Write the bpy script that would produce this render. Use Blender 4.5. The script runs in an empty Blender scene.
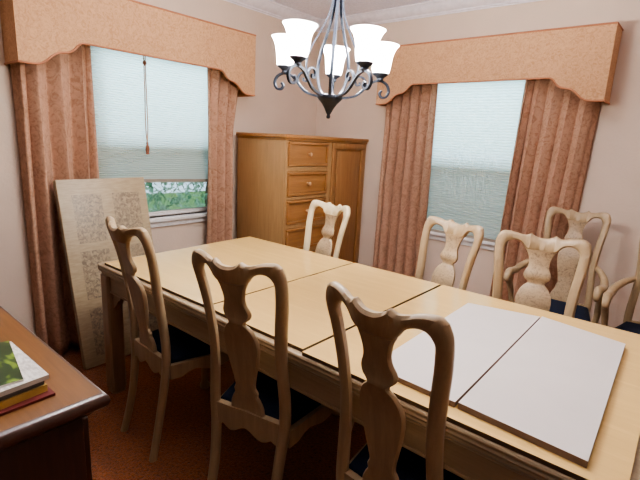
import bpy, bmesh, math, random
from mathutils import Vector, Matrix
random.seed(7)
S = bpy.context.scene
COL = S.collection
R = math.radians

# ------------------------------------------------------------------ materials
def srgb(r, g, b):
    f = lambda c: (c/255/12.92) if c/255 <= .04045 else ((c/255+.055)/1.055)**2.4
    return (f(r), f(g), f(b), 1)

class Mat:
    def __init__(s, name):
        s.m = bpy.data.materials.new(name); s.m.use_nodes = True
        s.t = s.m.node_tree; s.n = s.t.nodes; s.l = s.t.links
        s.b = s.n['Principled BSDF']; s.out = s.n['Material Output']
        s.co = s.n.new('ShaderNodeTexCoord').outputs['Object']
    def node(s, kind, **kw):
        n = s.n.new(kind)
        for k, v in kw.items():
            if k in n.inputs: n.inputs[k].default_value = v
            else: setattr(n, k, v)
        return n
    def mapped(s, scale, src=None):
        m = s.n.new('ShaderNodeMapping'); m.inputs['Scale'].default_value = scale
        s.l.new(src or s.co, m.inputs['Vector']); return m.outputs['Vector']
    def noise(s, scale, detail=3, src=None, dist=0, rough=.55):
        n = s.n.new('ShaderNodeTexNoise'); n.inputs['Scale'].default_value = scale
        n.inputs['Detail'].default_value = detail; n.inputs['Distortion'].default_value = dist
        n.inputs['Roughness'].default_value = rough
        s.l.new(src or s.co, n.inputs['Vector']); return n.outputs['Fac']
    def ramp(s, fac, stops):
        r = s.n.new('ShaderNodeValToRGB'); e = r.color_ramp.elements
        while len(e) < len(stops): e.new(.5)
        for i, (p, c) in enumerate(stops): e[i].position = p; e[i].color = c
        s.l.new(fac, r.inputs['Fac']); return r.outputs['Color']
    def bump(s, h, strength, dist=.01):
        b = s.n.new('ShaderNodeBump'); b.inputs['Strength'].default_value = strength
        b.inputs['Distance'].default_value = dist
        s.l.new(h, b.inputs['Height']); s.l.new(b.outputs['Normal'], s.b.inputs['Normal'])
    def color(s, c): s.l.new(c, s.b.inputs['Base Color'])
    def set(s, **kw):
        names = dict(rough='Roughness', metal='Metallic', spec='Specular IOR Level', base='Base Color', sheen='Sheen Weight')
        for k, v in kw.items(): s.b.inputs[names[k]].default_value = v
        return s
    def math(s, op, a, b):
        n = s.n.new('ShaderNodeMath'); n.operation = op
        for i, x in enumerate((a, b)):
            if isinstance(x, (int, float)): n.inputs[i].default_value = x
            else: s.l.new(x, n.inputs[i])
        return n.outputs[0]
    def mix(s, fac, a, b):
        n = s.n.new('ShaderNodeMix'); n.data_type = 'RGBA'
        for i, x in ((0, fac), (6, a), (7, b)):
            if isinstance(x, (int, float, tuple)): n.inputs[i].default_value = x
            else: s.l.new(x, n.inputs[i])
        return n.outputs[2]

def scaled(c, k): return (c[0]*k, c[1]*k, c[2]*k, 1)

def plain(name, c, rough=.6, metal=0, spec=.4, var=.08, scale=20):
    m = Mat(name); m.set(rough=rough, metal=metal, spec=spec)
    m.color(m.ramp(m.noise(scale), [(.3, scaled(c, 1-var)), (.7, scaled(c, 1+var))])); return m.m

def wood(name, c, rough=.45, dark=.7, axis='z', scale=1.0, spec=.4, bump=.08):
    m = Mat(name); m.set(rough=rough, spec=spec)
    sc = {'x': (1.5, 22, 22), 'y': (22, 1.5, 22), 'z': (22, 22, 1.5)}[axis]
    v = m.mapped(tuple(k*scale for k in sc))
    n1 = m.noise(2.0, 5, v, .6)
    n2 = m.noise(9.0, 3, v)
    f = m.math('ADD', m.math('MULTIPLY', n1, .7), m.math('MULTIPLY', n2, .3))
    m.color(m.ramp(f, [(.3, scaled(c, dark)), (.55, c), (.75, scaled(c, 1.15))]))
    m.bump(f, bump, .004); return m.m

def burl(name, c, d):
    m = Mat(name); m.set(rough=.5)
    n = m.noise(45, 5, None, 1.5); n2 = m.noise(130, 2)
    f = m.math('ADD', m.math('MULTIPLY', n, .7), m.math('MULTIPLY', n2, .3))
    m.color(m.ramp(f, [(.36, d), (.5, c), (.62, scaled(c, 1.08))])); m.bump(f, .25, .003); return m.m

def fabric(name, c, d, scale=26):
    m = Mat(name); m.set(rough=.8, spec=.2, sheen=.05)
    n = m.noise(scale, 3, None, 2.6); 
    n2 = m.noise(scale*7, 2)
    f = m.math('ADD', m.math('MULTIPLY', n, .75), m.math('MULTIPLY', n2, .25))
    m.color(m.ramp(f, [(.38, d), (.5, c), (.62, scaled(c, 1.12))])); m.bump(f, .35, .006); return m.m

def wall_mat():
    m = Mat('painted_plaster'); m.set(rough=.85, spec=.2)
    c = srgb(212, 192, 174)
    n = m.noise(60, 4); m.color(m.ramp(m.noise(3, 2), [(.3, scaled(c, .97)), (.7, scaled(c, 1.03))])); m.bump(n, .25, .006); return m.m
def ceil_mat():
    m = Mat('textured_ceiling'); m.set(rough=.9, spec=.1); c = srgb(240, 238, 250)
    n = m.noise(55, 5, None, 1.0); m.color(m.ramp(n, [(.35, scaled(c, .86)), (.6, c)])); m.bump(n, .7, .012); return m.m
def carpet_mat():
    m = Mat('rust_carpet'); m.set(rough=1, spec=.05, sheen=.2)
    n = m.noise(85, 4, None, .5, .7); n2 = m.noise(2.5, 2)
    c = srgb(146, 80, 30)
    col = m.ramp(n, [(.32, scaled(c, .35)), (.5, c), (.7, scaled(c, 1.35))])
    col2 = m.ramp(n2, [(.3, (.8, .8, .8, 1)), (.7, (1.1, 1.05, 1, 1))])
    x = m.node('ShaderNodeMix', data_type='RGBA', blend_type='MULTIPLY'); x.inputs[0].default_value = 1
    m.l.new(col, x.inputs[6]); m.l.new(col2, x.inputs[7]); m.color(x.outputs[2]); m.bump(n, .9, .02); return m.m

def blind_mat(axis):
    # pleated translucent cloth: fine horizontal cells come from the geometry, the cloth lets daylight through
    m = Mat('pleated_shade_cloth')
    d = m.node('ShaderNodeBsdfDiffuse'); d.inputs['Color'].default_value = srgb(200, 196, 178)
    t = m.node('ShaderNodeBsdfTranslucent'); t.inputs['Color'].default_value = (.70, .82, .82, 1)
    x = m.node('ShaderNodeMixShader'); x.inputs[0].default_value = .55
    m.l.new(d.outputs[0], x.inputs[1]); m.l.new(t.outputs[0], x.inputs[2]); m.l.new(x.outputs[0], m.out.inputs['Surface']); return m.m

def shade_mat():
    m = Mat('lit_frosted_glass')
    d = m.node('ShaderNodeBsdfTranslucent'); d.inputs['Color'].default_value = (.95, .98, .96, 1)
    tr = m.node('ShaderNodeBsdfTransparent'); tr.inputs['Color'].default_value = (1, 1, 1, 1)
    x = m.node('ShaderNodeMixShader'); x.inputs[0].default_value = .5
    m.l.new(d.outputs[0], x.inputs[1]); m.l.new(tr.outputs[0], x.inputs[2])
    e = m.node('ShaderNodeEmission'); e.inputs['Color'].default_value = (.90, 1.0, .97, 1); e.inputs['Strength'].default_value = SHADE_E
    a = m.node('ShaderNodeAddShader'); m.l.new(x.outputs[0], a.inputs[0]); m.l.new(e.outputs[0], a.inputs[1])
    m.l.new(a.outputs[0], m.out.inputs['Surface']); return m.m

def glass_mat():
    m = Mat('window_glass')
    tr = m.node('ShaderNodeBsdfTransparent'); tr.inputs['Color'].default_value = (.95, .98, 1, 1)
    g = m.node('ShaderNodeBsdfGlossy'); g.inputs['Roughness'].default_value = .02
    fr = m.node('ShaderNodeFresnel'); fr.inputs['IOR'].default_value = 1.45
    x = m.node('ShaderNodeMixShader'); m.l.new(fr.outputs[0], x.inputs[0])
    m.l.new(tr.outputs[0], x.inputs[1]); m.l.new(g.outputs[0], x.inputs[2]); m.l.new(x.outputs[0], m.out.inputs['Surface']); return m.m
def screen_mat():
    m = Mat('insect_screen_mesh')
    tr = m.node('ShaderNodeBsdfTransparent')
    d = m.node('ShaderNodeBsdfDiffuse'); d.inputs['Color'].default_value = (.12, .12, .12, 1)
    x = m.node('ShaderNodeMixShader'); x.inputs[0].default_value = .55
    m.l.new(tr.outputs[0], x.inputs[1]); m.l.new(d.outputs[0], x.inputs[2]); m.l.new(x.outputs[0], m.out.inputs['Surface']); return m.m
def leaf_mat():
    m = Mat('hedge_leaf'); m.set(rough=.5)
    n = m.noise(9, 3); m.color(m.ramp(n, [(.3, srgb(96, 146, 116)), (.55, srgb(148, 196, 166)), (.7, srgb(200, 228, 214))])); return m.m

def leaf_panel_mat():
    # pale table leaf with four mottled burl rectangles let into it (u = local y, v = local z)
    m = Mat('inlaid_leaf_veneer'); m.set(rough=.45)
    sx = m.node('ShaderNodeSeparateXYZ'); m.l.new(m.co, sx.inputs[0])
    y, z = sx.outputs['Y'], sx.outputs['Z']
    def inside(v, a, b): return m.math('MULTIPLY', m.math('GREATER_THAN', v, a), m.math('LESS_THAN', v, b))
    cols = m.math('ADD', inside(y, .075, .255), inside(y, .325, .51))
    rows = m.math('ADD', m.math('ADD', inside(z, .06, .36), inside(z, .42, .72)), inside(z, .77, 1.07))
    mask = m.math('MULTIPLY', cols, rows)
    base = m.ramp(m.noise(5, 4, m.mapped((3, 3, 18)), .4), [(.3, srgb(150, 132, 104)), (.7, srgb(172, 154, 124))])
    bf = m.noise(48, 5, None, .9)
    br = m.ramp(bf, [(.36, srgb(116, 102, 86)), (.5, srgb(142, 126, 102)), (.66, srgb(166, 148, 120))])
    m.color(m.mix(mask, base, br)); return m.m

SHADE_E = .3
M = dict(
    knob=plain('pale_wood_knob', srgb(206, 160, 118), .35),
    low_bounce=wood('dark_low_bounce_wall', srgb(62, 44, 32), .6, .8),  # unseen walls made dark to cut bounce light on the near chair backs
    wall=wall_mat(), ceil=ceil_mat(), carpet=carpet_mat(), white=plain('white_paint', srgb(226, 222, 220), .5),
    crown=plain('crown_paint', srgb(222, 216, 222), .55),
    chair=wood('pickled_oak', srgb(168, 144, 112), .42, .82), chair_x=wood('pickled_oak_across', srgb(168, 144, 112), .42, .82, 'x'),
    pale=wood('window_lit_oak', srgb(214, 196, 160), .42, .88),  # chair oak with window light put into its colour
    burl=burl('burl_veneer', srgb(166, 142, 112), srgb(126, 106, 84)),
    navy=plain('navy_upholstery', srgb(26, 34, 52), .85, 0, .2, .25, 300),
    table=wood('pickled_table_oak', srgb(166, 144, 114), .4, .8, 'x'), table_leg=wood('pickled_table_oak_upright', srgb(156, 132, 104), .45, .8, 'z'),
    pad=wood('tan_pad_vinyl', srgb(214, 178, 114), .2, .93, 'x', .6, .6, .008), pad_edge=plain('dark_pad_edge', srgb(92, 72, 52), .7),
    board=plain('white_pad_felt', srgb(204, 195, 189), .6, 0, .3, .02, 8), board_edge=plain('grey_pad_edge', srgb(126, 104, 90), .7),
    val=fabric('damask_cornice', srgb(192, 150, 114), srgb(178, 134, 98), 30), curt=fabric('damask_drape', srgb(176, 138, 114), srgb(158, 120, 96), 16),
    piping=plain('piping_cord', srgb(176, 118, 86), .7),
    oak=wood('honey_oak', srgb(154, 110, 68), .4, .72), oak_x=wood('honey_oak_across', srgb(160, 112, 66), .4, .75, 'y'), oak_lit=wood('honey_oak_window_lit', srgb(166, 128, 86), .42, .8),  # carcass oak is paler: light from the window painted into it
    walnut=wood('red_brown_walnut', srgb(116, 78, 42), .36, .7, 'x', .8, .5), walnut_dark=wood('dark_walnut', srgb(64, 36, 24), .4, .7, 'z'), walnut_edge=wood('dark_walnut_edge', srgb(80, 56, 48), .28, .75, 'x', 1, .6),
    iron=plain('dark_bronze', srgb(56, 60, 70), .48, .7, .5, .15, 40), shade=shade_mat(), glass=glass_mat(), screen=screen_mat(),
    leaf=leaf_mat(), bark=plain('hedge_stem', srgb(90, 70, 50)), lawn=plain('lawn', srgb(110, 150, 80), .9, 0, .1, .3, 30),
    blind=blind_mat('z'), rail=plain('blind_rail', srgb(150, 140, 128), .5), cord=plain('blind_cord', srgb(170, 130, 100), .7), tassel=plain('tassel', srgb(140, 90, 66), .7),
    paper=plain('white_paper', srgb(226, 222, 214), .6, 0, .3, .06, 60), yellow=plain('yellow_cover', srgb(178, 146, 82), .5), maroon=plain('maroon_folder', srgb(104, 44, 42), .5),
    greymag=plain('charcoal_magazine', srgb(92, 88, 84), .4), pages=plain('page_edges', srgb(186, 178, 168), .7),
)
def cover_mat():
    m = Mat('green_cover'); m.set(rough=.35)
    n = m.noise(9, 3, None, .8)
    m.color(m.ramp(n, [(.3, srgb(26, 48, 26)), (.50, srgb(40, 66, 36)), (.58, srgb(130, 160, 54)), (.61, srgb(60, 88, 46)), (.70, srgb(170, 176, 160))])); return m.m
M['green'] = cover_mat()
def text_mat():
    m = Mat('printed_page'); m.set(rough=.5)
    n = m.noise(60, 3, m.mapped((1, 3, 1)))
    m.color(m.ramp(n, [(.36, srgb(196, 190, 182)), (.56, srgb(224, 220, 212)), (.6, srgb(232, 228, 222))])); return m.m
M['printed'] = text_mat()

# ------------------------------------------------------------------ mesh helpers
def finish(name, bm, mat, parent=None, loc=None, smooth=35):
    bmesh.ops.remove_doubles(bm, verts=bm.verts, dist=1e-5)
    bmesh.ops.recalc_face_normals(bm, faces=bm.faces)
    me = bpy.data.meshes.new(name); bm.to_mesh(me); bm.free()
    mats = mat if isinstance(mat, (list, tuple)) else [mat]
    for k in mats: me.materials.append(k)
    if smooth is not None:
        me.polygons.foreach_set('use_smooth', [True]*len(me.polygons))
        me.set_sharp_from_angle(angle=R(smooth))
    o = bpy.data.objects.new(name, me); COL.objects.link(o)
    if parent is not None: o.parent = parent
    if loc is not None: o.location = loc
    return o

def empty(name, loc=(0, 0, 0), rz=0, label=None, cat=None, group=None, kind=None):
    o = bpy.data.objects.new(name, None); COL.objects.link(o); o.empty_display_size = .1
    o.location = loc; o.rotation_euler = (0, 0, rz); return tag(o, label, cat, group, kind)
def tag(o, label=None, cat=None, group=None, kind=None):
    for k, v in (('label', label), ('category', cat), ('group', group), ('kind', kind)):
        if v: o[k] = v
    return o
def copy_tree(o, parent=None):
    c = o.copy(); COL.objects.link(c); c.parent = parent
    for ch in list(o.children): copy_tree(ch, c)
    return c

def box(bm, a, b, bev=0, mi=0):
    t = bmesh.new()
    (x0, y0, z0), (x1, y1, z1) = a, b
    v = [t.verts.new(q) for q in ((x0,y0,z0),(x1,y0,z0),(x1,y1,z0),(x0,y1,z0),(x0,y0,z1),(x1,y0,z1),(x1,y1,z1),(x0,y1,z1))]
    for f in ((0,3,2,1),(4,5,6,7),(0,1,5,4),(1,2,6,5),(2,3,7,6),(3,0,4,7)): t.faces.new([v[i] for i in f])
    if bev: bmesh.ops.bevel(t, geom=list(t.edges), offset=bev, segments=2, affect='EDGES', profile=.5)
    merge(bm, t, mi)
def merge(bm, t, mi=0):
    t.verts.index_update(); m = [bm.verts.new(v.co) for v in t.verts]
    for f in t.faces:
        try: n = bm.faces.new([m[v.index] for v in f.verts]); n.material_index = mi if mi else f.material_index
        except ValueError: pass
    t.free()
def loft(bm, rings, closed=True, caps=True, mi=0):
    vs = [[bm.verts.new(q) for q in r] for r in rings]; n = len(vs[0])
    for a, b in zip(vs, vs[1:]):
        for i in range(n if closed else n-1):
            j = (i+1) % n
            f = bm.faces.new((a[i], a[j], b[j], b[i])); f.material_index = mi
    if caps and closed:
        for r in (vs[0][::-1], vs[-1]):
            f = bm.faces.new(r); f.material_index = mi
def lathe(bm, prof, c=(0, 0, 0), n=24, caps=True, mi=0):
    loft(bm, [[(c[0]+r*math.cos(2*math.pi*k/n), c[1]+r*math.sin(2*math.pi*k/n), c[2]+z) for k in range(n)] for r, z in prof], True, caps, mi)
def catmull(pts, n=6):
    P = [Vector(p) for p in pts]; P = [2*P[0]-P[1]] + P + [2*P[-1]-P[-2]]; out = []
    for i in range(1, len(P)-2):
        for k in range(n):
            t = k/n; a, b, c, d = P[i-1], P[i], P[i+1], P[i+2]
            out.append(.5*((2*b)+(c-a)*t+(2*a-5*b+4*c-d)*t*t+(3*b-a-3*c+d)*t**3))
    out.append(P[-2]); return out
def tube(bm, path, rad, n=10, flat=None, mi=0):
    """sweep along path; rad number or list; flat=(w,h) gives a strap of that section"""
    P = [Vector(p) for p in path]; N = len(P)
    T = [(P[min(i+1, N-1)]-P[max(i-1, 0)]).normalized() for i in range(N)]
    ref = Vector((0, 0, 1)) if abs(T[0].z) < .9 else Vector((1, 0, 0))
    u = (ref - T[0]*ref.dot(T[0])).normalized(); rings = []
    for i in range(N):
        u = (u - T[i]*u.dot(T[i])).normalized(); w = T[i].cross(u)
        r = rad[i] if isinstance(rad, (list, tuple)) else rad
        rings.append([P[i] + u*math.cos(2*math.pi*k/n)*r + w*math.sin(2*math.pi*k/n)*r for k in range(n)])
    loft(bm, rings, True, True, mi)
def slab(bm, quad, z0, z1, top=0, side=1, bev=.002):
    """a flat board from four plan corners"""
    t = bmesh.new()
    b = [t.verts.new((x, y, z0)) for x, y in quad]; c = [t.verts.new((x, y, z1)) for x, y in quad]
    t.faces.new(b[::-1]).material_index = side; t.faces.new(c).material_index = top
    for i in range(4):
        j = (i+1) % 4; t.faces.new((b[i], b[j], c[j], c[i])).material_index = side
    tt = bmesh.new(); 
    merge(bm, t)
def wall_with_hole(bm, axis, at, thick, a0, a1, z0, z1, holes):
    """boxes around window holes; axis 'x' = plane x=at, runs along y"""
    def bx(p0, p1, q0, q1):
        lo, hi = sorted((at, at+thick))
        if axis == 'x': box(bm, (lo, p0, q0), (hi, p1, q1))
        else: box(bm, (p0, lo, q0), (p1, hi, q1))
    cur = a0
    for h0, h1, g0, g1 in sorted(holes):
        bx(cur, h0, z0, z1); bx(h0, h1, z0, g0); bx(h0, h1, g1, z1); cur = h1
    bx(cur, a1, z0, z1)

# ------------------------------------------------------------------ room
H = 2.58
LW = (-2.26, -1.20, .825, 2.08)      # window in the wall behind the leaning leaf (y0,y1,z0,z1)
RW = (1.22, 2.12, .735, 2.08)        # window behind the chairs (x0,x1,z0,z1)
XR, YB = 4.7, -6.4
bm = bmesh.new(); wall_with_hole(bm, 'x', 0, -.16, YB, .16, 0, H, [LW]); tag(finish('wall_left', bm, M['wall'], smooth=None), kind='structure')
bm = bmesh.new(); wall_with_hole(bm, 'y', 0, .16, 0, XR+.16, 0, H, [RW]); tag(finish('wall_back', bm, M['wall'], smooth=None), kind='structure')
bm = bmesh.new(); box(bm, (XR, YB, 0), (XR+.16, 0, H)); tag(finish('wall_right', bm, M['wall'], smooth=None), kind='structure')
bm = bmesh.new(); box(bm, (-.16, YB-.16, 0), (XR+.16, YB, H)); tag(finish('wall_front', bm, M['low_bounce'], smooth=None), kind='structure')
bm = bmesh.new(); box(bm, (0, -3.90, 0), (2.2, -3.76, H)); tag(finish('wall_partition', bm, M['low_bounce'], smooth=None), kind='structure')
bm = bmesh.new(); box(bm, (-.16, YB-.16, -.1), (XR+.16, .16, 0)); tag(finish('floor', bm, M['carpet'], smooth=None), kind='structure')
bm = bmesh.new(); box(bm, (-.16, YB-.16, H), (XR+.16, .16, H+.1)); tag(finish('ceiling', bm, M['ceil'], smooth=None), kind='structure')
# crown moulding: profile (out from wall, height)
CP = [(0, H), (.085, H), (.085, H-.010), (.076, H-.014), (.070, H-.026), (.052, H-.050), (.030, H-.066), (.020, H-.070), (.018, H-.080), (.008, H-.084), (.008, H-.092), (0, H-.092)]
bm = bmesh.new(); loft(bm, [[(a, y+(-a if y == 0 else 0), z) for a, z in CP] for y in (0, -3.76)]); tag(finish('trim_1', bm, M['crown']), kind='structure')
bm = bmesh.new(); loft(bm, [[(x+(a if x == 0 else 0), -a, z) for a, z in CP] for x in (0, XR)]); tag(finish('trim_2', bm, M['crown']), kind='structure')
# baseboards
BP = [(0, 0), (.014, 0), (.014, .075), (.008, .09), (0, .09)]
bm = bmesh.new(); loft(bm, [[(a, y, z) for a, z in BP] for y in (-.014, -3.76)]); tag(finish('baseboard_left', bm, M['white']), kind='structure')
bm = bmesh.new(); loft(bm, [[(x, -a, z) for a, z in BP] for x in (0, XR)]); tag(finish('baseboard_back', bm, M['white']), kind='structure')

# windows: built along a local u axis (0..w), depth v outward, then mapped to either wall
def window(name, w, z0, z1, to):
    root = tag(empty(name), kind='structure')
    def part(nm, boxes, mat, bev=.003):
        b = bmesh.new()
        for (u0, v0, q0), (u1, v1, q1) in boxes:
            p, q = to(u0, v0, q0), to(u1, v1, q1)
            box(b, tuple(map(min, p, q)), tuple(map(max, p, q)), bev)
        return tag(finish(nm, b, mat, root), kind='structure')
    zm = (z0+z1)/2 - .06
    f = .035
    part('window_frame', [((0, .06, z0), (f, .14, z1)), ((w-f, .06, z0), (w, .14, z1)), ((f, .06, z1-f), (w-f, .14, z1)), ((f, .06, z0), (w-f, .14, z0+.012))], M['white'])
    part('window_sash', [((f, .07, z0+.012), (w-f, .095, z0+.032)), ((f, .07, zm-.02), (w-f, .095, zm+.02)), ((f, .07, z0+.032), (f+.03, .095, zm-.02)), ((w-f-.03, .07, z0+.032), (w-f, .095, zm-.02))], M['white'])
    part('window_sash', [((f, .10, zm-.02), (w-f, .125, zm+.02)), ((f, .10, z1-f-.03), (w-f, .125, z1-f)), ((f, .10, zm+.02), (f+.03, .125, z1-f-.03)), ((w-f-.03, .10, zm+.02), (w-f, .125, z1-f-.03))], M['white'])
    part('window_pane', [((f+.03, .080, z0+.032), (w-f-.03, .084, zm-.02))], M['glass'], 0)
    part('window_pane', [((f+.03, .110, zm+.02), (w-f-.03, .114, z1-f-.03))], M['glass'], 0)
    part('insect_screen', [((f+.004, .130, z0+.013), (w-f-.004, .131, zm))], M['screen'], 0)
    part('window_sill', [((-.05, -.045, z0-.028), (w+.05, .06, z0)), ((-.03, -.018, z0-.072), (w+.03, -.001, z0-.028))], M['white'])
    return root
window('window_1', LW[1]-LW[0], LW[2], LW[3], lambda u, v, z: (-v, LW[0]+u, z))
window('window_2', RW[1]-RW[0], RW[2], RW[3], lambda u, v, z: (RW[0]+u, v, z))

# pleated shades
def pleated_shade(name, w, zt, zb0, zb1, to, label, cordu=None):
    root = empty(name, to(w/2, 0, zb0), 0, label, 'window shade')
    off = Vector(root.location)
    L = lambda u, v, z: tuple(Vector(to(u, v, z))-off)
    b = bmesh.new(); n = 60
    rows = []
    for i in range(2*n+1):
        t = i/(2*n)
        rows.append([L(w*k/4, .0025*(1 if i % 2 else -1), zt + t*((zb0+(zb1-zb0)*k/4)-zt)) for k in range(5)])
    loft(b, rows, False, False); finish('pleated_cloth', b, M['blind'], root, smooth=None)
    b = bmesh.new()
    q = [L(0, -.012, zb0-.02), L(0, .012, zb0-.02), L(0, .012, zb0+.004), L(0, -.012, zb0+.004)]
    q2 = [L(w, -.012, zb1-.02), L(w, .012, zb1-.02), L(w, .012, zb1+.004), L(w, -.012, zb1+.004)]
    loft(b, [q, q2]); finish('bottom_rail', b, M['rail'], root, smooth=None)
    b = bmesh.new(); p, q = L(0, -.03, zt-.002), L(w, .03, zt+.04); box(b, tuple(map(min, p, q)), tuple(map(max, p, q)), .003); finish('head_rail', b, M['rail'], root)
    if cordu:
        b = bmesh.new()
        for s in (-.006, .006):
            tube(b, catmull([L(cordu+s, -.028, zt), L(cordu+s*.9, -.028, 1.75), L(cordu+s*1.4, -.028, 1.5), L(cordu, -.028, 1.375)], 5), .0035, 6)
        c = finish('pull_cord', b, M['cord'], root)
        b = bmesh.new(); p = L(cordu, -.028, 1.30); lathe(b, [(.001, .085), (.008, .08), (.006, .065), (.012, .05), (.014, .03), (.010, .012), (.013, 0), (.002, -.002)], p, 10); finish('tassel', b, M['tassel'], c)
        b = bmesh.new(); p = L(cordu, -.028, 1.90); lathe(b, [(.001, .03), (.012, .022), (.014, .008), (.004, -.006), (.001, -.007)], p, 10); finish('cord_stop', b, M['tassel'], c)
pleated_shade('pleated_shade', .99, 2.03, 1.130, 1.100, lambda u, v, z: (.03-v, -2.32+u, z), 'half raised pale pleated shade with a tasselled cord, greenery visible under it', .425)
pleated_shade('pleated_shade', .76, 2.03, .752, .752, lambda u, v, z: (1.285+u, -.03+v, z), 'fully lowered pale pleated shade in the window behind the chairs')

# scalloped cornice boxes
DV, ZT = .22, 2.239
def cornice(L, to, loc, label):
    root = empty('scalloped_valance', loc, 0, label, 'valance'); off = Vector(loc)
    end = [(0, 1.786), (.05, 1.785), (.10, 1.789), (.135, 1.808), (.165, 1.836), (.20, 1.860), (.235, 1.867), (.265, 1.876), (.29, 1.894), (.31, 1.918), (.335, 1.934), (.37, 1.936)]
    e = [(p.x, p.y) for p in catmull([(a, b, 0) for a, b in end], 3)]
    prof = e + [(L/2, 1.934)] + [(L-a, b) for a, b in e[::-1]]
    P = lambda u, v, z: tuple(Vector(to(u, v, z))-off)
    b = bmesh.new(); T = .02
    loft(b, [[P(u, DV, z), P(u, DV, ZT), P(u, DV-T, ZT), P(u, DV-T, z)] for u, z in prof])
    for u0, u1 in ((0, T), (L-T, L)):
        p, q = P(u0, 0.001, 1.786), P(u1, DV-T, ZT); box(b, tuple(map(min, p, q)), tuple(map(max, p, q)))
    p, q = P(T, 0.001, ZT-.02), P(L-T, DV-T, ZT); box(b, tuple(map(min, p, q)), tuple(map(max, p, q)))
    finish('upholstered_box', b, M['val'], root, smooth=25)
    b = bmesh.new()
    tube(b, [P(0, .002, 1.786)] + [P(u, DV, z) for u, z in prof] + [P(L, .002, 1.786)], .006, 6)
    tube(b, [P(0, .002, ZT), P(0, DV, ZT), P(L, DV, ZT), P(L, .002, ZT)], .006, 6)
    finish('piping', b, M['piping'], root)
cornice(1.665, lambda u, v, z: (v, -2.702+u, z), (.0, -1.87, ZT), 'long peach damask cornice box with scalloped ends over the half raised shade')
cornice(1.694, lambda u, v, z: (.855+u, -v, z), (1.70, -.0, ZT), 'long peach damask cornice box with scalloped ends over the fully lowered shade')

# drapes
def drape(w0, w1, shift, folds, seed, to, loc, label, outer, zt=2.04, fast=1):
    """outer: the end (0 or 1) that turns back to the wall"""
    rnd = random.Random(seed); off = Vector(loc)
    ph = [rnd.uniform(-.5, .5) for _ in range(folds+2)]; am = [rnd.uniform(.6, 1.35) for _ in range(folds+2)]
    wd = [rnd.uniform(.7, 1.3) for _ in range(folds)]; tot = sum(wd); cum = [0]
    for q in wd: cum.append(cum[-1]+q/tot)
    b = bmesh.new(); nu, nz = folds*14, 34; rows = []
    for j in range(nz+1):
        t = j/nz; z = zt + (.02-zt)*t
        w = w0 + (w1-w0)*min(1, t*fast); s = shift*t; row = []
        for i in range(nu+1):
            f = folds*i/nu; k = int(min(f, folds-1e-6)); fr = f-k
            u = cum[k]+(cum[k+1]-cum[k])*fr
            a = (am[k]*(1-fr)+am[k+1]*fr)
            amp = (.022+.022*min(1, t*2.0))*a
            ang = 2*math.pi*(f + .10*math.sin(2.6*t+ph[k]*3*(1-fr)+ph[k+1]*3*fr))
            y = .100 + amp*math.sin(ang) + .010*math.sin(2*ang+1)*a*t + .006*math.sin(5*t+f)
            e = (u if outer == 0 else 1-u)/.10
            if e < 1: y = .018+(y-.018)*math.sin(e*math.pi/2)
            x = s + w*(u + .014*math.sin(2*ang) + .010*math.sin(3*t+seed)*math.sin(math.pi*u))
            row.append(tuple(Vector(to(x, y, z))-off))
        rows.append(row)
    loft(b, rows, False, False)
    o = finish('drape', b, M['curt'], None, loc, smooth=60)
    so = o.modifiers.new('cloth', 'SOLIDIFY'); so.thickness = .004
    return tag(o, label, 'curtain', 'peach damask drapes')
toL = lambda u, v, z: (v, u, z); toR = lambda u, v, z: (u, -v, z)
drape(.415, .40, .0, 4, 11, lambda u, v, z: (v, -2.685+u, z), (.1, -2.45, .0), 'peach damask drape hanging behind the leaning table leaf', 0)
drape(.405, .312, .0, 4, 2, lambda u, v, z: (v, -1.43+u, z), (.1, -1.25, .0), 'peach damask drape between the half raised shade and the oak armoire', 1, fast=3.6)
drape(.48, .545, -.03, 6, 3, lambda u, v, z: (.870+u, -v, z), (1.1, -.1, .0), 'peach damask drape nearest the oak armoire door, beside the lowered shade', 0)
drape(.485, .46, -.05, 5, 4, lambda u, v, z: (2.03+u, -v, z), (2.25, -.1, .0), 'peach damask drape behind the two overlapping chair backs, beside the lowered shade', 1)

# ------------------------------------------------------------------ dining table
root = empty('dining_table', (1.88, -2.025, 0), 0, 'long pickled oak dining table with reeded edge and square legs', 'table')
TX0, TX1, TY0, TY1 = .695, 3.10, -2.57, -1.485
def local(bm_pts): return bm_pts
def rect_ring(i, z, c=(1.88, -2.025)):
    x0, x1, y0, y1 = TX0-c[0]+i, TX1-c[0]-i, TY0-c[1]+i, TY1-c[1]-i
    k = .012
    return [(x0+k, y0, z), (x1-k, y0, z), (x1, y0+k, z), (x1, y1-k, z), (x1-k, y1, z), (x0+k, y1, z), (x0, y1-k, z), (x0, y0+k, z)]
bm = bmesh.new()
ed = [(.03, .695), (.018, .697), (.012, .702), (.016, .707), (.010, .710), (.004, .716), (.008, .722), (.003, .725), (0, .732), (.004, .738), (.001, .741), (0, .748), (.003, .753), (.008, .755)]
loft(bm, [rect_ring(i, z) for i, z in ed]); finish('tabletop', bm, M['table'], root, smooth=20)
bm = bmesh.new()
for a, b_ in (((-1.14, -.515, .60), (1.175, -.490, .695)), ((-1.14, .490, .60), (1.175, .510, .695)), ((-1.165, -.49, .60), (-1.14, .49, .695)), ((1.165, -.49, .60), (1.19, .49, .695))): box(bm, a, b_, .003)
for y0, y1 in ((-.520, -.515), (.510, .515)):
    box(bm, (-1.14, y0, .602), (1.175, y1, .614), .002)
finish('apron', bm, M['table'], root)
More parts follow.
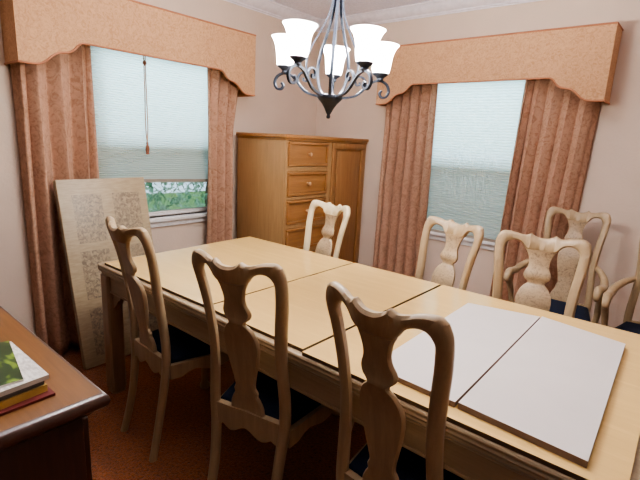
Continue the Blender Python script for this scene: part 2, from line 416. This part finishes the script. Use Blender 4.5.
for sx, sy in ((-1, -1), (-1, 1), (1, -1), (1, 1)):
    bm = bmesh.new(); cx = -1.137 if sx < 0 else 1.165; cy = sy*.492
    s = .041
    def ring(h, z): 
        k = .009
        return [(cx-h+k, cy-h, z), (cx+h-k, cy-h, z), (cx+h, cy-h+k, z), (cx+h, cy+h-k, z), (cx+h-k, cy+h, z), (cx-h+k, cy+h, z), (cx-h, cy+h-k, z), (cx-h, cy-h+k, z)]
    loft(bm, [ring(.036, 0), ring(.036, .02), ring(s, .03), ring(s, .695)])
    lg = finish('leg', bm, M['table_leg'], root, smooth=30)
    # stepped corner brackets in the angle of leg and apron
    for ax in (0, 1):
        bm = bmesh.new(); d = -sx if ax == 0 else -sy
        pts = [(0, .615), (.115, .615), (.115, .597), (.085, .592), (.080, .575), (.055, .566), (.045, .545), (.02, .525), (0, .50)]
        if ax == 0: r = [[(cx+d*(s-.002+u), cy+o_, z) for u, z in pts] for o_ in (-.014, .014)]
        else: r = [[(cx+o_, cy+d*(s-.002+u), z) for u, z in pts] for o_ in (-.014, .014)]
        loft(bm, r); finish('bracket', bm, M['table_leg'], lg, smooth=30)

def flat(name, quad, z0, z1, mats, label, cat, group):
    cx = sum(q[0] for q in quad)/4; cy = sum(q[1] for q in quad)/4
    bm = bmesh.new(); slab(bm, [(x-cx, y-cy) for x, y in quad], 0, z1-z0)
    return tag(finish(name, bm, mats, None, (cx, cy, z0), smooth=None), label, cat, group)
PM = [M['pad'], M['pad_edge']]
flat('table_pad', [(.762, -2.555), (1.627, -2.54), (1.628, -1.508), (.730, -1.520)], .7555, .768, PM, 'tan table pad at the end of the table by the half raised shade', 'table pad', 'tan protective pads on the table')
flat('table_pad', [(1.636, -2.545), (2.166, -2.545), (2.172, -1.505), (1.637, -1.508)], .7555, .768, PM, 'narrow tan table pad in the middle, between two dark seams', 'table pad', 'tan protective pads on the table')
flat('table_pad', [(2.178, -2.562), (3.078, -2.562), (3.076, -1.500), (2.186, -1.505)], .7555, .7685, PM, 'tan table pad underneath the two white boards', 'table pad', 'tan protective pads on the table')
WM = [M['board'], M['board_edge']]
flat('white_board', [(2.408, -2.50), (2.684, -2.510), (2.681, -1.648), (2.400, -1.715)], 0.7687, .785, WM, 'narrower white pad lying face down, nearer the middle of the table', 'table pad', 'white boards on the table')
flat('white_board', [(2.692, -2.508), (3.000, -2.526), (2.984, -1.704), (2.687, -1.644)], 0.7688, .787, WM, 'wider white pad lying face down, nearest the table end by the armchairs', 'table pad', 'white boards on the table')

# ------------------------------------------------------------------ chairs
PY = [(-.075, 0), (-.050, .10), (-.022, .24), (-.004, .38), (0, .46), (-.001, .56), (-.012, .68), (-.028, .80), (-.050, .92), (-.078, 1.02), (-.092, 1.08)]
def prof_y(z):
    for (y0, z0), (y1, z1) in zip(PY, PY[1:]):
        if z <= z1: 
            t = (z-z0)/(z1-z0); return y0+(y1-y0)*t
    return PY[-1][0]
_pz = catmull([(y, z, 0) for y, z in PY], 8)
def prof_s(z):
    best = None
    for a, b in zip(_pz, _pz[1:]):
        if a.y <= z <= b.y: return a.x+(b.x-a.x)*(z-a.y)/max(1e-9, b.y-a.y)
    return prof_y(z)
def bow(x, z):
    # the back is hollowed for the sitter: the middle of crest and splat sits further back than the stiles
    if z < .44: return 0
    k = .012+.034*max(0, min(1, (z-.47)/.33))
    return k*.5*(1+math.cos(math.pi*min(1, abs(x)/.172)))
def strip(bm, A, B, th, ch=.006, yo=0):
    """solid strip between two (x,z) polylines, bent to the chair-back profile"""
    rings = []
    for a, b in zip(A, B):
        d = Vector((b[0]-a[0], b[1]-a[1])); L = d.length; d = d/L; c = min(ch, L*.3)
        pts = []
        for s, y in ((0, th/2-c), (c, th/2), (L-c, th/2), (L, th/2-c), (L, -th/2+c), (L-c, -th/2), (c, -th/2), (0, -th/2+c)):
            x, z = a[0]+d.x*s, a[1]+d.y*s
            pts.append((x, prof_s(max(0, min(1.079, z)))+y+yo-bow(x, z), z))
        rings.append(pts)
    loft(bm, rings)
def sp(pts, n=5): return [(p.x, p.y) for p in catmull([(a, b, 0) for a, b in pts], n)]
ST_O = sp([(.164, 0), (.158, .10), (.157, .22), (.165, .36), (.174, .46), (.173, .55), (.165, .66), (.163, .75), (.170, .85), (.180, .94), (.185, 1.00), (.184, 1.03), (.174, 1.058)])
ST_I = sp([(.131, 0), (.124, .10), (.120, .22), (.125, .36), (.134, .46), (.133, .55), (.126, .66), (.124, .75), (.131, .85), (.141, .94), (.145, .985), (.144, 1.002), (.136, 1.018)])
CR_O = sp([(.174, 1.058), (.158, 1.069), (.138, 1.070), (.112, 1.066), (.086, 1.058), (.068, 1.056), (.057, 1.061), (.049, 1.065), (.039, 1.057), (.020, 1.049), (0, 1.047)])
CR_I = sp([(.136, 1.018), (.127, 1.026), (.115, 1.030), (.099, 1.029), (.083, 1.022), (.072, 1.010), (.063, .997), (.050, .988), (.036, .986), (.018, .986), (0, .986)])
SPL = sp([(.060, .993), (.049, .972), (.043, .950), (.040, .930), (.043, .910), (.051, .892), (.054, .876), (.048, .860), (.035, .848), (.033, .838), (.046, .826), (.060, .805), (.069, .775), (.070, .745), (.064, .70), (.054, .655), (.044, .61), (.041, .585), (.046, .572), (.050, .562), (.048, .548), (.058, .53), (.068, .505), (.072, .472)], 4)

def build_chair(mat, label, arms=False, name='dining_chair', cat='chair', group='dining chairs'):
    root = empty(name, (0, 0, 0), 0, label, cat, group)
    # upholstered seat
    SW = 1.06 if arms else 1.0
    bm = bmesh.new(); rings = []
    def plan(i, z):
        out = []
        yb, yf, wb, wf = .022+i, .455-i, .158*SW-i, .24*SW-i
        pts = [(-wb, yb), (wb, yb), (wb+(wf-wb)*.5, (yb+yf)/2), (wf, yf-.06), (wf-.02, yf-.015), (wf-.09, yf), (0, yf+.012), (-wf+.09, yf), (-wf+.02, yf-.015), (-wf, yf-.06), (-wb-(wf-wb)*.5, (yb+yf)/2)]
        return [(x, y, z) for x, y in pts]
    loft(bm, [plan(.010, .435), plan(.004, .445), plan(.002, .458), plan(.010, .470), plan(.035, .480), plan(.09, .486)]); finish('seat', bm, M['navy'], root, smooth=50)
    # seat rails with shaped lower edges
    bm = bmesh.new()
    def rail(p, q, zt, lows, th=.022):
        p, q = Vector(p), Vector(q); d = (q-p).normalized(); n = Vector((-d.y, d.x))*th/2
        rr = []
        for t, zl in lows:
            c = p+(q-p)*t; rr.append([(c.x+n.x, c.y+n.y, zl), (c.x+n.x, c.y+n.y, zt), (c.x-n.x, c.y-n.y, zt), (c.x-n.x, c.y-n.y, zl)])
        loft(bm, rr)
    sc = [(0, .375), (.12, .375), (.2, .392), (.28, .398), (.36, .388), (.43, .378), (.5, .374), (.57, .378), (.64, .388), (.72, .398), (.8, .392), (.88, .375), (1, .375)]
    rail((-.218*SW, .445), (.218*SW, .445), .442, sc)
    rail((.160, .012), (.231*SW, .435), .442, sc); rail((-.160, .012), (-.231*SW, .435), .442, sc)
    finish('seat_frame', bm, mat, root, smooth=30)
    bm = bmesh.new()
    rr = []
    for k in range(17):
        t = k/16; x = -.142+.284*t; s = abs(2*t-1); zl = .395+.018*math.cos(s*math.pi*2)*(1-s*.3) - .02*(s > .85)
        zt = .470 + .012*(1-s)
        q = bow(x, .47); rr.append([(x, .013-q, zl), (x, .013-q, zt), (x, -.011-q, zt), (x, -.011-q, zl)])
    loft(bm, rr); finish('back_rail', bm, mat, root, smooth=40)
    # stiles run down into the rear legs
    for s in (-1, 1):
        bm = bmesh.new(); strip(bm, [(s*x, z) for x, z in ST_O], [(s*x, z) for x, z in ST_I], .032, .009); finish('stile', bm, mat, root, smooth=50)
    bm = bmesh.new()
    O = [(-x, z) for x, z in CR_O] + CR_O[::-1][1:]; I = [(-x, z) for x, z in CR_I] + CR_I[::-1][1:]
    strip(bm, O, I, .032, .009); finish('crest_rail', bm, mat, root, smooth=50)
    bm = bmesh.new(); strip(bm, [(x, z) for x, z in SPL], [(-x, z) for x, z in SPL], .018, .004, .002)
    o = finish('splat', bm, [mat, M['burl']], root, smooth=40)
    for f in o.data.polygons:
        if f.normal.y > .6: f.material_index = 1
    # cabriole front legs
    for s in (-1, 1):
        bm = bmesh.new()
        st = [((.215, .425, .44), .034), ((.222, .432, .385), .036), ((.232, .442, .33), .034), ((.230, .440, .27), .027), ((.221, .431, .18), .021), ((.215, .425, .09), .017), ((.219, .429, .045), .019), ((.228, .438, .022), .028), ((.228, .438, .008), .030), ((.226, .436, 0), .024)]
        path = catmull([(s*(a-.005+(SW-1)*.22), b, c) for (a, b, c), r in st], 4); rad = [q.x for q in catmull([(r, 0, 0) for _, r in st], 4)]
        loft(bm, [[(p.x+r*math.cos(2*math.pi*k/12+.26), p.y+r*math.sin(2*math.pi*k/12+.26), p.z) for k in range(12)] for p, r in zip(path, rad)])
        finish('leg', bm, mat, root, smooth=60)
    if arms:
        for s in (-1, 1):
            bm = bmesh.new()
            path = catmull([(s*.166, prof_s(.72)-.005, .72), (s*.20, .06, .712), (s*.232, .15, .690), (s*.244, .24, .672), (s*.244, .32, .680), (s*.240, .385, .690), (s*.239, .425, .678), (s*.239, .435, .652), (s*.239, .415, .640)], 5)
            n = len(path); rad = [.017+.006*math.sin(math.pi*min(1, i/n*1.1)) for i in range(n)]
            tube(bm, path, rad, 10)
            a = finish('arm', bm, mat, root, smooth=60)
            bm = bmesh.new()
            path = catmull([(s*.240, .37, .675), (s*.246, .345, .62), (s*.244, .30, .56), (s*.240, .275, .50), (s*.232, .268, .44), (s*.230, .267, .40)], 5)
            tube(bm, path, [.016+.003*abs(math.sin(i*.2)) for i in range(len(path))], 10)
            finish('arm_support', bm, mat, root, smooth=60)
    return root
GRP = 'dining chairs around the table'
ch = build_chair(M['chair'], 'taupe chair with navy seat, its back to the camera, nearest the leaning leaf', group=GRP)
ch.location = (1.268, -2.597, 0); ch.rotation_euler.z = R(-3); ch.scale = (1, 1, 1.008)
def place(src, x, y, rz, label):
    c = copy_tree(src); c.location = (x, y, 0); c.rotation_euler.z = R(rz); c['label'] = label; return c
place(ch, 1.972, -2.607, 13, 'taupe chair with navy seat, middle of the three with backs to the camera')
place(ch, 2.556, -2.618, -4, 'taupe chair overlapping the white boards, closest to the camera').scale = (1, 1, 1.022)
place(ch, 2.125, -1.445, 180-15, 'pale oak chair across the table, in front of the lowered shade')
c_ = place(ch, 2.595, -1.440, 180+10, 'pale oak chair across the table, overlapping the armchair behind it'); c_.scale = (1.09, 1, 1.005)
ch2 = build_chair(M['pale'], 'chair in a window-lit pale tone across the table, in front of the oak armoire', group=GRP)
ch2.location = (1.305, -1.450, 0); ch2.rotation_euler.z = R(180-9)
ac = build_chair(M['chair'], 'pale oak armchair against the wall beside the drape, behind a dining chair', True, 'dining_armchair', 'armchair', 'armchairs by the wall')
ac.location = (2.52, -.31, 0); ac.rotation_euler.z = R(180); ac.scale = (1.03, 1, 1.02)
place(ac, 3.068, -.40, 180, 'oak armchair cut off by the frame edge, with one curled arm showing')

# ------------------------------------------------------------------ leaning table leaf
bm = bmesh.new(); box(bm, (-.040, 0, 0), (0, .565, 1.165), .004)
o = finish('table_leaf', bm, M['inlay'] if 'inlay' in M else leaf_panel_mat(), None, (.418, -2.55, .009))
o.rotation_euler = (0, -math.asin(.235/1.165), R(1.5))
tag(o, 'pale spare table leaf with mottled inlaid panels leaning against the drape', 'table leaf')

# ------------------------------------------------------------------ oak armoire
ox, oy = .084, -1.10
root = empty('oak_armoire', (ox, oy, 0), 0, 'honey oak armoire with a column of drawers and one tall door in the corner', 'armoire')
W, D, HT = 1.078, .567, 1.490
bm = bmesh.new()
box(bm, (0, 0, .08), (D-.02, .02, HT-.03), .002); box(bm, (0, W-.02, .08), (D-.02, W, HT-.03), .002); box(bm, (0, .02, .08), (.012, W-.02, HT-.03)); box(bm, (.012, .02, .08), (D-.02, W-.02, .10)); 
# face frame
box(bm, (D-.02, 0, .08), (D, .026, HT-.03), .002); box(bm, (D-.02, W-.026, .08), (D, W, HT-.03), .002); box(bm, (D-.02, .515, .08), (D, .565, HT-.03), .002)
DR = [(1.245, 1.44), (1.010, 1.205), (.785, .980), (.560, .750), (.330, .525), (.115, .295)]
zz = [HT-.03] + [z for a, b in DR for z in (b, a)] + [.08]
for k in range(0, len(zz), 2): box(bm, (D-.02, .026, zz[k+1]), (D, .515, zz[k]), .0015)
box(bm, (D-.02, .565, HT-.045), (D, W-.026, HT-.03), .001); box(bm, (D-.02, .565, .08), (D, W-.026, .115), .001)
finish('carcass', bm, M['oak_lit'], root)
bm = bmesh.new(); box(bm, (-.0, -.018, HT-.03), (D+.02, W+.010, HT), .006); box(bm, (0, -.006, HT-.045), (D+.009, W+.006, HT-.03), .003); finish('top', bm, M['oak_x'], root)
bm = bmesh.new(); box(bm, (.01, .012, 0), (D-.012, W-.012, .08), .003); finish('plinth', bm, M['oak_x'], root)
def panel_front(bm, y0, y1, z0, z1, fr, depth):
    box(bm, (D-.018, y0, z0), (D-.004, y1, z1), .0)
    for a, b_ in (((y0, z0), (y1, z0+fr)), ((y0, z1-fr), (y1, z1)), ((y0, z0+fr), (y0+fr, z1-fr)), ((y1-fr, z0+fr), (y1, z1-fr))):
        box(bm, (D-.004, a[0], a[1]), (D-.004+depth, b_[0], b_[1]), .003)
for z0, z1 in DR:
    bm = bmesh.new(); panel_front(bm, .029, .512, z0+.003, z1-.003, .022, .014)
    dr = finish('drawer', bm, M['oak_x'], root)
    bm = bmesh.new(); t = bmesh.new(); lathe(t, [(.008, 0), (.007, .012), (.013, .018), (.016, .026), (.013, .033), (.002, .036)], (0, 0, 0), 14)
    bmesh.ops.rotate(t, verts=t.verts, matrix=Matrix.Rotation(R(90), 3, 'Y')); bmesh.ops.translate(t, verts=t.verts, vec=(D-.004, .27, (z0+z1)/2)); merge(bm, t)
    finish('knob', bm, M['knob'], dr)
bm = bmesh.new(); panel_front(bm, .568, W-.029, .118, HT-.048, .05, .016); box(bm, (D-.004, .64, .19), (D+.004, W-.10, HT-.12), .004)
dd = finish('door', bm, M['oak'], root)
bm = bmesh.new(); t = bmesh.new(); lathe(t, [(.008, 0), (.007, .012), (.013, .018), (.016, .026), (.013, .033), (.002, .036)], (0, 0, 0), 14)
bmesh.ops.rotate(t, verts=t.verts, matrix=Matrix.Rotation(R(90), 3, 'Y')); bmesh.ops.translate(t, verts=t.verts, vec=(D+.012, .593, .68)); merge(bm, t); finish('knob', bm, M['knob'], dd)

# ------------------------------------------------------------------ sideboard and papers
sx0, sx1, sy0, sy1, sz = .62, 2.157, -3.74, -3.182, .88
root = empty('sideboard', (sx0, sy0, 0), 0, 'dark reddish brown wooden sideboard with a moulded top edge', 'sideboard')
W, D = sx1-sx0, sy1-sy0
bm = bmesh.new()
def rr_(i, z): return [(i, i*.2, z), (W-i, i*.2, z), (W-i, D-i, z), (i, D-i, z)]
loft(bm, [rr_(.040, .822), rr_(.032, .826), rr_(.026, .836), rr_(.012, .842), rr_(.004, .850), rr_(0, .860), rr_(.002, .871), rr_(.008, .878), rr_(.014, .880)])
o = finish('top', bm, [M['walnut_edge'], M['walnut']], root, smooth=40)
for f in o.data.polygons:
    if f.normal.z > .95: f.material_index = 1
bm = bmesh.new(); box(bm, (.035, .01, .07), (W-.038, D-.045, .824), .006)
finish('body', bm, M['walnut_dark'], root)
bm = bmesh.new(); box(bm, (.02, 0, 0), (W-.025, D-.03, .07), .008); finish('plinth', bm, M['walnut_dark'], root)
for k in range(3):
    x0 = .05+k*(W-.09)/3; x1 = x0+(W-.09)/3-.01
    bm = bmesh.new(); box(bm, (x0, D-.046, .10), (x1, D-.030, .62), .004); box(bm, (x0+.06, D-.031, .16), (x1-.06, D-.024, .56), .004); d = finish('door', bm, M['walnut_dark'], root)
    bm = bmesh.new(); box(bm, (x0, D-.046, .635), (x1, D-.030, .81), .004); d2 = finish('drawer', bm, M['walnut_dark'], root)
    for par, zz_ in ((d, .50), (d2, .72)):
        bm = bmesh.new(); t = bmesh.new(); lathe(t, [(.006, 0), (.006, .01), (.014, .016), (.012, .024), (.002, .026)], (0, 0, 0), 12)
        bmesh.ops.rotate(t, verts=t.verts, matrix=Matrix.Rotation(R(-90), 3, 'X')); bmesh.ops.translate(t, verts=t.verts, vec=((x0+x1)/2 if zz_ > .6 else x1-.03, D-.031, zz_)); merge(bm, t); finish('knob', bm, M['iron'], par)

def paper(name, quad, z0, z1, mats, label, cat):
    cx = sum(q[0] for q in quad)/4; cy = sum(q[1] for q in quad)/4
    bm = bmesh.new(); slab(bm, [(x-cx, y-cy) for x, y in quad], 0, z1-z0)
    return tag(finish(name, bm, mats, None, (cx, cy, z0), smooth=None), label, cat, 'papers stacked on the sideboard')
paper('folder', [(1.80, -3.50), (2.095, -3.485), (2.085, -3.268), (1.79, -3.28)], .8803, .886, [M['maroon'], M['maroon']], 'maroon folder at the very bottom of the paper stack', 'folder')
paper('book', [(1.80, -3.53), (2.09, -3.50), (2.066, -3.276), (1.78, -3.305)], .8863, .902, [M['yellow'], M['yellow']], 'thin yellow book under the charcoal magazine', 'book')
paper('magazine', [(1.79, -3.49), (2.082, -3.48), (2.062, -3.280), (1.77, -3.30)], .9023, .914, [M['greymag'], M['greymag']], 'charcoal edged magazine between yellow book and printed pages', 'magazine')
paper('booklet', [(1.80, -3.51), (2.086, -3.48), (2.068, -3.272), (1.835, -3.276)], .9143, .925, [M['printed'], M['pages']], 'open booklet of white printed pages under the green cover', 'booklet')
paper('brochure', [(1.80, -3.50), (2.045, -3.56), (2.062, -3.318), (1.840, -3.281)], .9253, .930, [M['green'], M['paper']], 'green covered brochure lying on top of the paper stack', 'brochure')

# ------------------------------------------------------------------ chandelier
CX, CY, CZ = 1.852, -2.088, 1.543
root = empty('chandelier', (CX, CY, CZ), 0, 'dark bronze five light chandelier with scrolled arms and glowing white glass shades', 'chandelier')
top = H-CZ
bm = bmesh.new(); lathe(bm, [(.002, 0), (.007, .002), (.009, .010), (.006, .016), (.010, .022), (.014, .030), (.020, .042), (.032, .060), (.046, .074), (.055, .084), (.054, .092), (.036, .096), (.012, .10)], n=20); finish('hub', bm, M['iron'], root, smooth=60)
bm = bmesh.new(); lathe(bm, [(.006, .095), (.006, .60), (.012, .605), (.014, .625), (.006, .64), (.006, top-.05)], n=12); finish('rod', bm, M['iron'], root)
bm = bmesh.new(); lathe(bm, [(.01, top-.07), (.03, top-.055), (.055, top-.03), (.062, top-.004), (.062, top-.001)], n=24); finish('ceiling_canopy', bm, M['iron'], root, smooth=60)
view = Vector((CX-3.071, CY+3.587, 0)); base = math.atan2(view.y, view.x)
root.rotation_mode = 'QUATERNION'; root.rotation_quaternion = Matrix.Rotation(R(2), 3, view.normalized()).to_quaternion()
def strap(bm, rz, ang, w, t):
    P = catmull([(r, z, 0) for r, z in rz], 7); N = len(P); rings = []
    ca, sa = math.cos(ang), math.sin(ang)
    for i in range(N):
        d = (P[min(i+1, N-1)]-P[max(i-1, 0)]).normalized(); n = Vector((-d.y, d.x))*t/2
        q = []
        for a, b in ((-1, -1), (1, -1), (1, 1), (-1, 1)):
            r, z = P[i].x+n.x*b, P[i].y+n.y*b
            q.append((r*ca - a*w/2*sa, r*sa + a*w/2*ca, z))
        rings.append(q)
    loft(bm, rings)
for k in range(5):
    a = base + 2*math.pi*k/5 + R(-2)
    ca, sa = math.cos(a), math.sin(a); RR = .212
    bm = bmesh.new()
    strap(bm, [(.040, .088), (.075, .092), (.115, .106), (.150, .138), (.172, .160), (.195, .172), (.222, .174), (.248, .160), (.258, .134), (.246, .112), (.226, .110), (.217, .124), (.225, .136)], a, .012, .009)
    arm = finish('arm', bm, M['iron'], root, smooth=40)
    bm = bmesh.new(); strap(bm, [(.150, .136), (.150, .160), (.136, .178), (.115, .179), (.104, .163), (.110, .147), (.123, .148), (.124, .159)], a, .010, .007); finish('scroll', bm, M['iron'], arm, smooth=40)
    bm = bmesh.new(); c = (RR*ca, RR*sa, 0)
    lathe(bm, [(.008, .170), (.010, .174), (.016, .178), (.013, .184), (.020, .191), (.032, .199), (.035, .204), (.012, .206)], c, 18); finish('cup', bm, M['iron'], arm, smooth=60)
    bm = bmesh.new()
    pr_ = catmull([(.027, .200, 0), (.034, .205, 0), (.038, .220, 0), (.040, .240, 0), (.0415, .260, 0), (.045, .280, 0), (.052, .298, 0), (.061, .312, 0), (.066, .317, 0)], 4)
    out = [(q.x, q.y) for q in pr_]; inn = [(r-.003, z+.001) for r, z in out[::-1]]
    lathe(bm, out+inn, c, 28, False); finish('glass_shade', bm, M['shade'], root, smooth=80)
    bm = bmesh.new(); strap(bm, [(.045, .090), (.088, .130), (.110, .195), (.100, .255), (.066, .325), (.034, .395), (.020, .46), (.022, .515), (.040, .552), (.066, .560), (.082, .540), (.074, .518), (.058, .524)], a+math.pi/5, .011, .005); finish('strap', bm, M['iron'], root, smooth=40)
    li = bpy.data.lights.new('bulb_light', 'POINT'); li.energy = 42; li.color = (1.0, .97, .93); li.shadow_soft_size = .025
    lo = bpy.data.objects.new('bulb_light', li); COL.objects.link(lo); lo.location = (CX+RR*ca, CY+RR*sa, CZ+.288)

# ------------------------------------------------------------------ outside
bm = bmesh.new(); box(bm, (-9, -9, -.5), (-.16, 9, -.3)); box(bm, (-.16, .16, -.5), (9, 9, -.3)); tag(finish('ground_outside', bm, M['lawn'], smooth=None), kind='structure')
root = empty('hedge', (-1.5, -.9, -.3), 0, 'bright leafy green hedge outside, seen under the half raised shade', 'hedge')
bm = bmesh.new(); rnd = random.Random(3)
for _ in range(5200):
    y = rnd.uniform(-1.6, 2.2); z = rnd.uniform(.15, 1.75); x = rnd.uniform(-.45, .45)*(1-.25*abs(math.sin(y*3+z*2)))
    s = rnd.uniform(.02, .04); R3 = Matrix.Rotation(rnd.uniform(0, 6.28), 3, 'Z') @ Matrix.Rotation(rnd.uniform(-1.2, 1.2), 3, 'X') @ Matrix.Rotation(rnd.uniform(-.8, .8), 3, 'Y')
    v = [bm.verts.new(R3 @ Vector(q) + Vector((x, y, z))) for q in ((0, -s*1.5, 0), (s*.7, -.2*s, s*.2), (0, s*1.6, 0), (-s*.7, -.2*s, s*.2))]
    bm.faces.new(v)
tag(finish('foliage', bm, M['leaf'], root, smooth=None), kind='stuff')
for k in range(4):
    bm = bmesh.new(); y = -1.3+k*1.0; tube(bm, catmull([(0, y, 0), (.03, y+.05, .5), (-.04, y-.04, 1.0), (0, y+.08, 1.5)], 5), [.03-.0012*i for i in range(16)], 8); finish('stem', bm, M['bark'], root)

# ------------------------------------------------------------------ light
w = bpy.data.worlds.new('World'); S.world = w; w.use_nodes = True
bg = w.node_tree.nodes['Background']; bg.inputs['Color'].default_value = (.72, .88, 1.0, 1); bg.inputs['Strength'].default_value = 5
def area(name, loc, rot, sx, sy, e, c):
    l = bpy.data.lights.new(name, 'AREA'); l.shape = 'RECTANGLE'; l.size = sx; l.size_y = sy; l.energy = e; l.color = c
    o = bpy.data.objects.new(name, l); COL.objects.link(o); o.location = loc; o.rotation_euler = rot; return o
# added neutral fill light behind the camera, for the near chair backs
area('added_fill_light', (3.4, -5.2, 2.5), (0, 0, 0), .9, .9, 5, (.92, .96, 1))
# daylight outside each window
area('daylight', (-1.3, -1.8, 2.9), (0, R(-55), 0), 1.6, 2.2, 150, (.72, .92, 1))
area('daylight', (1.65, 1.3, 2.9), (R(-55), 0, 0), 2.2, 1.6, 150, (.72, .92, 1))

# ------------------------------------------------------------------ camera
cam = bpy.data.cameras.new('camera'); cam.sensor_width = 36; cam.lens = 445.82*36/640; cam.clip_start = .02
co = bpy.data.objects.new('camera', cam); COL.objects.link(co)
r_ = Vector((.76526, .64184, .04919)); u_ = Vector((-.17584, .13492, .97513)); f_ = Vector((-.61924, .75487, -.21611))
m = Matrix((r_, u_, -f_)).transposed().to_4x4(); m.translation = Vector((3.0710, -3.5868, 1.4499)); co.matrix_world = m
S.camera = co
S.view_settings.view_transform = 'AgX'; S.view_settings.look = 'AgX - Medium High Contrast'; S.view_settings.exposure = 0.5
S.cycles.max_bounces = 10; S.cycles.diffuse_bounces = 5; S.cycles.transparent_max_bounces = 12; S.cycles.sample_clamp_indirect = 6
